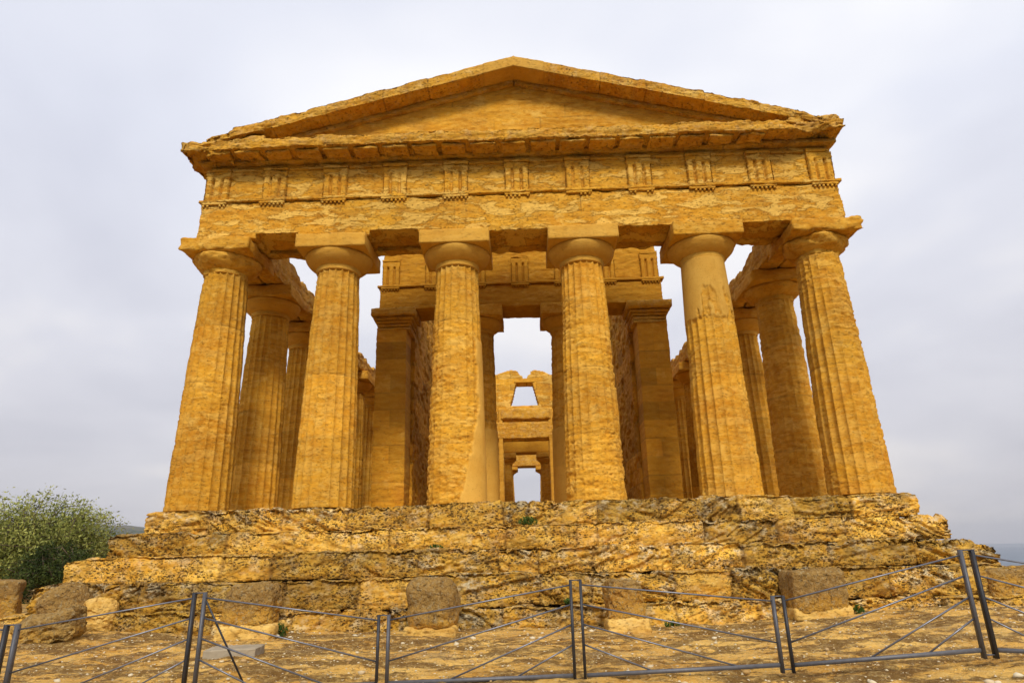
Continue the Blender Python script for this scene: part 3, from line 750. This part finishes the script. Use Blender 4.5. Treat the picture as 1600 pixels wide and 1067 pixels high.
mb = MB(); v, q = rbox(-.62,.74,25.96,27.12,9.70,9.80,(10,8,2),None,.01); mb.add(v,q); part('window_lintel', mb, M_wall, cw)
# rear porch: two columns between the wall ends, then the rear row
sm = column_mesh(.62,.58,5.15,100,50,71,.4).mesh('column'); em = echinus_mesh(.58,5.15,.38,.82,72,.1,48).mesh('echinus'); am = abacus_mesh(.86,5.53,5.93,73,.01,0,10).mesh('abacus')
for sx in (-1,1): put_column('column', .05+sx*1.60, 32.4, 0, sm, em, am)
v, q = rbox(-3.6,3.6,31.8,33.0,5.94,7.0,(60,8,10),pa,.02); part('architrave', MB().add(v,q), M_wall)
sm = column_mesh(.69,.545,5.02,100,50,74,.3).mesh('column'); em = echinus_mesh(.545,5.02,.33,.84,75,.1,48).mesh('echinus'); am = abacus_mesh(.89,5.35,5.66,76,.01,0,10).mesh('abacus')
for x in (-4.73,-1.55,1.66,4.73): put_column('column', x, YR, 0, sm, em, am)
for x in (-7.68,7.68): put_column('column', x, YR, 0, *var[0])
v, q = rbox(-6.9,6.9,YR-.7,YR+.7,5.665,6.70,(90,8,12),pa,.02); part('architrave', MB().add(v,q), M_corn)
v, q = rbox(-8.2,8.2,YR-.7,YR+.7,6.715,7.75,(90,8,12),pa,.02); part('architrave', MB().add(v,q), M_corn)

# ================================================================== GROUND, HILLS, SEA
def gz(x, y):
    x = np.asarray(x,float); y = np.asarray(y,float); P = np.stack([x.ravel(),y.ravel(),0*x.ravel()],1)
    near = sst(40,20,np.hypot(x,y-10)).ravel()
    z = -2.37+near*(.05*fbm(P,(.5,.5,.5),4,130)+.025*fbm(P,(2.2,2.2,1),4,131))
    z = z+(.20*sst(3.2,8,x)*sst(-7.5,-3.2,y)*sst(10.5,8.5,x)+.20*sst(-5.5,-10,x)*sst(-6.5,-3,y)).ravel()
    z = z+(.16*sst(2.5,6,x)*sst(-6.8,-7.8,y)).ravel()
    r = np.hypot(x,y+10).ravel()
    z = z-26*sst(30,420,r)-55*sst(300,2600,r)
    th = np.arctan2(x.ravel(),y.ravel())
    left = sst(-.30,-.52,th)*sst(-1.6,-1.2,th)
    Pd = np.stack([th*9,0*th,r*.0003],1)
    z = z+left*sst(1500,4800,r)*sst(9500,5200,r)*(295+95*fbm(Pd,(1,1,1),4,132))
    z = z-60*sst(2600,5200,r)*(1-left)+5*sst(60,300,r)*fbm(P,(.012,.012,1),4,133)*sst(9000,2000,r)
    return z.reshape(x.shape)
def axis_(lo, hi, st, far, n):
    a = np.arange(lo,hi,st); g = np.geomspace(st*3,far,n); return np.concatenate([lo-g[::-1],a,hi+g])
gx = axis_(-11.5,11.5,.034,14000,70); gy = axis_(-9.0,-1.9,.030,14000,70)
X, Y = np.meshgrid(gx,gy,indexing='ij'); Z = gz(X,Y)
dense = (np.abs(X) < 11.5)&(Y > -9)&(Y < -1.9)
Pd = np.stack([X[dense],Y[dense],0*X[dense]],1)
rocky = sst(.05,.3,fbm(Pd,(.7,.9,1),4,141)+.35*sst(3.5,6.5,Pd[:,0])*sst(-6.5,-7.5,Pd[:,1]))
Z[dense] += .018*fbm(Pd,(7,7,1),4,142)+.035*rocky*fbm(Pd,(2.4,5,1),5,143)-.03*sst(.15,.4,fbm(Pd,(1.2,3.4,1),4,144))
P = np.stack([X,Y,Z],-1).reshape(-1,3); m_ = len(gy); i = np.arange(len(gx)-1)[:,None]*m_+np.arange(m_-1)[None]
Q = np.stack([i,i+m_,i+m_+1,i+1],-1).reshape(-1,4)
m, t, b = mat('dry_earth'); g = G(t)
c = g.mix(g.rng(g.noise((.9,1.3,1),6,.62),.35,.65),(.62,.31,.05),(.88,.54,.135))
c = g.mix(g.rng(g.noise((1.3,2.3,1),8,.7,5,.3),.455,.52,0,.82),c,(.11,.052,.013))
c = g.mix(g.rng(g.noise((1.0,1.5,1),7,.7,15,.3),.56,.66,0,.4),c,(.34,.25,.14))
c = g.mix(g.rng(g.noise((9,9,1),7,.75,25),.48,.68,0,.7),c,(.72,.49,.17))
c = g.mix(g.rng(g.noise((18,20,1),6,.75,35),.55,.64,0,.75),c,(.13,.062,.018))
c = g.mix(g.rng(g.noise((38,38,1),2,.5,45),.66,.70,0,.9),c,(.74,.60,.34))
gr = g.mix(g.rng(g.noise((.02,.02,.02),8,.65,55),.42,.6),(.05,.055,.018),(.16,.115,.055))
gr = g.mix(g.rng(g.noise((.004,.004,.004),6,.6,65),.45,.6),gr,(.035,.05,.016))
sp = g.n('ShaderNodeVectorMath',operation='LENGTH'); t.links.new(g.pos,sp.inputs[0])
c = g.mix(g.rng(sp.outputs['Value'],24,45),c,gr)
sy = g.n('ShaderNodeSeparateXYZ'); t.links.new(g.pos,sy.inputs[0])
c = g.mix(g.rng(g.math('ADD',sy.outputs[1],g.math('MULTIPLY',g.noise((.6,.6,.6),5,.6,75),1.5)),-8.6,-9.6),c,gr)   # out-of-view ground on the camera side, darkened to cut bounce light
t.links.new(c,b.inputs['Base Color']); g.bump(g.math('ADD',g.noise((14,18,8),7,.72,3),g.noise((50,50,50),3,.6,6)),b,.03)
go = link('ground',MB().add(P,Q).mesh('ground'),m); go['kind'] = 'structure'
m, t, b = mat('sea_water'); g = G(t); b.inputs['Base Color'].default_value = (.05,.09,.13,1); b.inputs['Roughness'].default_value = .35
g.bump(g.noise((.05,.05,.05),6,.6),b,1.5,.6)
a = 60000; v = np.array([[-a,-a,-88],[a,-a,-88],[a,a,-88],[-a,a,-88]],float)
so_ = link('sea',MB().add(v,np.array([[0,1,2,3]])).mesh('sea'),m); so_['kind'] = 'structure'

def leaves(n, pts, size, rs, up=.3):
    """n leaf quads at the given points"""
    d = rs.normal(size=(n,3)); d[:,2] += up; d /= np.linalg.norm(d,axis=1)[:,None]
    s = np.cross(d,rs.normal(size=(n,3))); s /= np.linalg.norm(s,axis=1)[:,None]
    L_ = size*rs.uniform(.6,1.3,n)[:,None]; W = L_*.36
    V = np.stack([pts-d*L_*.5,pts+s*W*.5,pts+d*L_*.5,pts-s*W*.5],1).reshape(-1,3)
    return V, np.arange(4*n).reshape(-1,4)
# ================================================================== STONES IN FRONT OF THE STEPS
def gzp(x, y): return float(gz(np.array([x]),np.array([y]))[0])
def boulder(name, label, cat, x, y, dx, dy, h, seed, m, rot=(0,0,0), rnd=.22, amp=.06, foot=None, group=None, sink=.06, z=None):
    zb = gzp(x,y) if z is None else z
    def d(P,Nn,E): return amp*1.0*fbm(P,(1.3,1.3,1.3),2,seed+4)+amp*fbm(P,(2.4,2.4,2.4),5,seed)-amp*.5*sst(.05,.35,fbm(P,(5,5,7),4,seed+1))+amp*.25*fbm(P,(11,11,11),3,seed+2)
    v, q = rbox(-dx/2,dx/2,-dy/2,dy/2,-sink,h,(60,50,60),d,min(rnd,dx/2.05,dy/2.05,h/2.05))
    v = v@np.array(Matrix.Rotation(rot[2],3,'Z')@Matrix.Rotation(rot[1],3,'Y')@Matrix.Rotation(rot[0],3,'X')).T
    o = link(name,MB().add(v,q).mesh(name),m,None,(x,y,zb+(foot[2] if foot else 0)))
    tag(o,label,cat,group)
    if foot:
        fw, fd, fh = foot
        def fd_(P,Nn,E): return .05*fbm(P,(3,3,3),4,seed+7)-.03*sst(0,.3,fbm(P,(6,6,6),3,seed+8))
        v, q = rbox(-fw/2,fw/2,-fd/2,fd/2,-fh-.08,.06,(40,34,14),fd_,.05)
        f = link('mortar_footing',MB().add(v,q).mesh('mortar_footing'),M_cement,None); f.parent = o
    return o
Bm1 = boulder_mat('boulder_lichen_half',.42); Bm2 = boulder_mat('boulder_lichen_full',.58); Bm3 = boulder_mat('boulder_ochre',.12,(.50,.24,.04)); Bm4 = boulder_mat('boulder_brown',.52,(.44,.21,.03))
GRP = 'weathered stones set in front of the steps'
boulder('boulder','rounded stone with dark lichen crown on a broad pale mortar footing beside the fence brace','boulder',-4.93,-2.98,.85,.7,.72,501,Bm1,rnd=.2,foot=(.98,.8,.17),group=GRP)
boulder('boulder','drum shaped grey lichen covered stone on a thin mortar footing below the middle steps','boulder',-1.70,-3.05,.84,.78,.83,502,Bm2,rnd=.24,foot=(.86,.8,.06),group=GRP,amp=.04)
boulder('boulder','upright orange stone set in a jagged pale mortar collar','boulder',1.66,-3.22,.64,.55,.68,503,Bm3,rnd=.16,foot=(.72,.6,.16),group=GRP)
boulder('boulder','squarish dark stone block with flat lichened top on a low pale footing','boulder',5.24,-2.40,.96,.8,.70,504,Bm4,rnd=.10,foot=(1.02,.8,.08),group=GRP,amp=.035)
boulder('boulder','brown rounded stone leaning behind a jagged pale rock','boulder',-8.72,-2.2,.85,.7,.80,505,Bm4,(.0,-.45,.2),.3,.05,group=GRP)
boulder('boulder','pale tan mortar lump propping the leaning brown stone','boulder',-8.15,-2.35,.55,.5,.5,506,M_cement,(0,.2,.4),.14,.07,group=GRP)
boulder('boulder','jagged pale rock with lichen specks lying in front of the leaning brown stone','boulder',-8.0,-3.75,.95,.55,.40,507,boulder_mat('boulder_pale',.35,(.56,.36,.11)),(.1,-.25,.3),.10,.09,group=GRP)
boulder('boulder','flat topped orange stone standing at the bushy end of the steps','boulder',-11.3,-.95,.95,.75,.78,508,boulder_mat('boulder_red',.3,(.44,.20,.04)),(0,0,.5),.07,.04,group=GRP)
boulder('boulder','wide orange stone with a dark top on a pale footing past the tallest fence post','boulder',9.35,-1.75,1.5,.9,.60,509,Bm3,(0,0,.1),.16,.06,foot=(1.35,.9,.14),group=GRP,z=-2.30)
o = boulder('paving_slab','thin grey stone slab lying on the earth beside the fence brace','slab',-4.25,-5.2,.72,.5,.10,510,plain('grey_slab',(.34,.28,.19),.9,0,.15,6),(0,0,.12),.02,.01)
# scattered pebbles: nobody could count them
mb = MB(); rs = np.random.default_rng(3)
ph = (1+5**.5)/2; ICO = np.array([(-1,ph,0),(1,ph,0),(-1,-ph,0),(1,-ph,0),(0,-1,ph),(0,1,ph),(0,-1,-ph),(0,1,-ph),(ph,0,-1),(ph,0,1),(-ph,0,-1),(-ph,0,1)])/1.9
IF = np.array([(0,11,5),(0,5,1),(0,1,7),(0,7,10),(0,10,11),(1,5,9),(5,11,4),(11,10,2),(10,7,6),(7,1,8),(3,9,4),(3,4,2),(3,2,6),(3,6,8),(3,8,9),(4,9,5),(2,4,11),(6,2,10),(8,6,7),(9,8,1)])
n = 4600; px = rs.uniform(-11,11,n); py = -8.8+6.5*rs.random(n)**1.0; sz = .006+.012*rs.random(n)**2+.035*(rs.random(n) < .04)*rs.random(n)
pz = gz(px,py); hue = rs.random(n)
for k in range(n):
    v = ICO*sz[k]*rs.uniform(.6,1.3,(12,1))*np.array([1.25,1,.7])+np.array([px[k],py[k],pz[k]+sz[k]*.3])
    mb.add(v,IF,hue=np.full(12,hue[k]))
m, t, b = mat('pale_pebble'); g = G(t); hu = g.attr('hue')
t.links.new(g.mix(g.rng(hu,.25,.6),(.45,.27,.09),(.66,.56,.37)),b.inputs['Base Color'])
po = link('pebbles',mb.mesh('pebbles',False),m); po['kind'] = 'stuff'; po['label'] = 'pale pebbles scattered over the dry earth'

# ================================================================== FENCE
CAMV = np.array([CX,CY,CZ])
def fp(ratio, dy, el_top, H):
    d = math.hypot(ratio*dy,dy); zt = CZ+el_top*d; return np.array([CX+ratio*dy,CY+dy,zt-H])
POSTS = [fp(-1.09,6.9,-.036,1.02), fp(-.756,7.2,-.0632,.74), fp(-.485,7.35,-.0375,1.02), fp(-.212,7.6,-.0762,.72), fp(.0665,7.6,-.0363,1.0), fp(.3555,7.5,-.0608,.72), fp(.637,7.15,-.0068,1.0), fp(.95,7.0,-.045,.72)]
HS = [1.02,.74,1.02,.72,1.0,.72,1.0,.72]
LBL = ['grey wire fence panel below the leaning brown stone','grey wire fence panel with a thin diagonal brace near the grey slab',
 'grey wire fence panel in front of the drum shaped stone','grey wire fence panel in front of the jagged mortar collar stone',
 'grey wire fence panel before the squarish dark block rising to the tallest post','grey wire fence panel beyond the tallest post, cut by the frame edge']
LBL.insert(0,'grey wire fence panel at the bushy side, mostly cut by the frame edge')
LBL[1] = 'grey wire fence panel in front of the leaning brown stone and the jagged pale rock'
def bar(c0, c1, along, w1, w2):
    a = along; pz_ = np.array([-a[1],a[0],0])
    V = np.array([c+sa*a*w1/2+sb*pz_*w2/2 for c in (c0,c1) for sa,sb in ((-1,-1),(1,-1),(1,1),(-1,1))])
    return V,[np.array([[3,2,1,0],[4,5,6,7],[0,1,5,4],[1,2,6,5],[2,3,7,6],[3,0,4,7]])]
Zv = np.array([0,0,1.])
for k in range(7):
    A, B = POSTS[k].copy(), POSTS[k+1].copy(); al = B-A; al[2] = 0; al /= np.linalg.norm(al)
    gap = .055; A = A+al*gap; B = B-al*gap
    ctr = (A+B)/2; pan = thing('fence_panel',LBL[k],'fence',tuple(ctr),'wire fence panels along the temple front')
    pp = lambda nm, mb, m: link(nm,mb.mesh(nm,False),m,pan)
    for (Pq,hh,side) in ((A,HS[k],0),(B,HS[k+1],1)):
        V,F = bar(Pq-Zv*.03,Pq+Zv*hh,al,.030,.064); pp('post',MB().add(V,F),M_steel if (side == 1) == (k >= 4) else M_steel2)  # each panel has one post in the lit steel tone, one in the shaded
    r0, r1 = A+Zv*.045, B+Zv*.045
    pz_ = np.array([-al[1],al[0],0]); V = np.array([c+sb*pz_*.02+sc*Zv*.019 for c in (r0+al*.018,r1-al*.018) for sb,sc in ((-1,-1),(1,-1),(1,1),(-1,1))])
    pp('rail',MB().add(V,[np.array([[3,2,1,0],[4,5,6,7],[0,1,5,4],[1,2,6,5],[2,3,7,6],[3,0,4,7]])]),M_rail)
    # cables fan out from the taller post
    tall, short, ht, hs = (B,A,HS[k+1],HS[k]) if HS[k+1] > HS[k] else (A,B,HS[k],HS[k+1])
    for j in range(4):
        p0 = tall+Zv*(ht-.055-.20*j); e = short+Zv*(hs-.055-.41*j)
        if e[2] < short[2]+.06:
            tt = (p0[2]-(tall[2]+.06))/(p0[2]-e[2]); e = p0+(e-p0)*min(1,tt); 
            # rail height at that point
            e[2] = tall[2]+(short[2]-tall[2])*min(1,tt)+.06
        V,F = tube(p0,e,.0095,6); pp('cable',MB().add(V,F),M_wire)
    if k < 6:   # plates joining this panel's end post to the next panel's
        C = POSTS[k+1]
        mb = MB()
        for zz in (.004,HS[k+1]-.006): 
            v,q = rbox(-.055,.055,-.02,.02,-.006,.006,(1,1,1)); mb.add(v+C+Zv*zz,q)
        pp('joining_plate',mb,M_steel)
    if k == 2:
        V,F = tube(A+Zv*(HS[k]-.09)+al*.02,A+al*.42+np.array([0,.25,0])+Zv*.03,.011,6); pp('brace',MB().add(V,F),M_steel2)

# ================================================================== PLANTS
def tree(name, label, cat, x, y, R, H, seed, nshoot, leafm, size, per=130, z=None, group=None, low=0.):
    rs = np.random.default_rng(seed); zb = gzp(x,y) if z is None else z
    root = thing(name,label,cat,(x,y,zb),group); base = np.array([x,y,zb])
    tk = MB(); pts = []; hue = []
    nst = 5
    stems = []
    for k in range(nst):
        a = k*2*np.pi/nst+rs.uniform(-.4,.4); p = base.copy()-Zv*.1; d = np.array([math.cos(a)*.45,math.sin(a)*.45,1.]); r = .09*H/3.5
        for s in range(5):
            q = p+d/np.linalg.norm(d)*H*.16; v,f = tube(p,q,(r,r*.8),6); tk.add(v,f); p = q; r *= .8
            d = d+rs.normal(size=3)*.25; d[2] = max(d[2],.5); stems.append((p.copy(),r))
    for k in range(nshoot):
        p, r = stems[rs.integers(len(stems))]; u = rs.normal(size=3); u[2] = abs(u[2])*.9+low*rs.uniform(-1,.3); u /= np.linalg.norm(u)
        top = base+np.array([u[0]*R,u[1]*R,H*.42+u[2]*H*.58])*np.array([1,1,1])*rs.uniform(.72,1.08)
        mid = (p+top)/2+rs.normal(size=3)*.2
        v,f = tube(p,mid,(r*.6,.018),5); tk.add(v,f); v,f = tube(mid,top,(.018,.006),4); tk.add(v,f)
        tt = rs.beta(2.6,1.1,per)[:,None]; c = np.where(tt < .5,p+(mid-p)*tt*2,mid+(top-mid)*(tt*2-1))
        spread = .10+.30*(1-tt)**.7
        pts.append(c+rs.normal(size=(per,3))*spread*R/3); hue.append(np.clip(rs.uniform(-.1,.45)+rs.normal(size=per)*.2+.55*(tt[:,0])**3,0,1))
    P_ = np.concatenate(pts); V, F = leaves(len(P_),P_,size,rs)
    t_ = link('trunk',tk.mesh('trunk'),M_bark,root)
    c_ = link('crown',MB().add(V,F,hue=np.repeat(np.concatenate(hue),4)).mesh('crown',False),leafm,root); return root
tree('olive_tree','bushy olive green tree beside the temple steps with feathery upright shoots','tree',-17.9,8.5,3.05,3.6,601,300,M_leaf,.12,115,low=.6)
tree('shrub','low dark green shrub under the olive green tree next to the steps','shrub',-15.2,6.5,1.6,1.75,602,110,M_leafd,.10,130,low=.5)
tree('shrub','dark green shrub farther behind the olive green tree and half hidden by it','shrub',-20.5,14,2.8,2.6,603,150,M_leafd,.12,130,low=.5)
def weed(label, x, y, z, r, h, seed, n=120):
    rs = np.random.default_rng(seed); pts = rs.normal(size=(n,3))*np.array([r*.5,r*.3,0]); pts[:,:2] = np.clip(pts[:,:2],-r*.75,r*.75); pts[:,2] = h*rs.random(n)*np.exp(-(pts[:,0]/r)**2)
    V,F = leaves(n,pts,.075,rs,1.2)
    o = link('weed',MB().add(V,F,hue=np.repeat(rs.random(n),4)).mesh('weed',False),M_weed,None,(x,y,z)); tag(o,label,'weed','green weeds growing in the step joints'); return o
weed('green weed growing on the second step under the middle of the temple',.02,-.98,-.49,.25,.16,701,170)
weed('small green weed on the third step just off the middle',-1.88,-1.42,-.96,.16,.10,702,80)
weed('small green weed at the base course behind the centre fence post',.73,-2.2,-1.99,.10,.08,703,60)
weed('green weed on the ground beside the jagged mortar collar stone',2.55,-2.66,gzp(2.55,-2.66),.16,.1,704,90)
weed('green weed hugging the footing of the rounded lichen crowned stone',-4.42,-2.95,gzp(-4.42,-2.95),.13,.24,705,130)
weed('green weed sprouting beside the squarish dark block',5.92,-2.62,gzp(5.92,-2.62),.12,.16,706,90)

# ================================================================== HAZE
v, q = box(-16000,16000,-400,16000,-89.5,420)
m = bpy.data.materials.new('haze'); m.use_nodes = True; t = m.node_tree
t.nodes.remove(t.nodes['Principled BSDF']); pv = t.nodes.new('ShaderNodeVolumePrincipled')
pv.inputs['Color'].default_value = (.82,.85,.92,1); pv.inputs['Density'].default_value = .00007; pv.inputs['Anisotropy'].default_value = .2
t.links.new(pv.outputs[0], t.nodes['Material Output'].inputs['Volume'])
hz = link('haze', MB().add(v,q).mesh('haze',False), m); hz['kind'] = 'stuff'; hz['label'] = 'pale haze over the far hills and the sea'
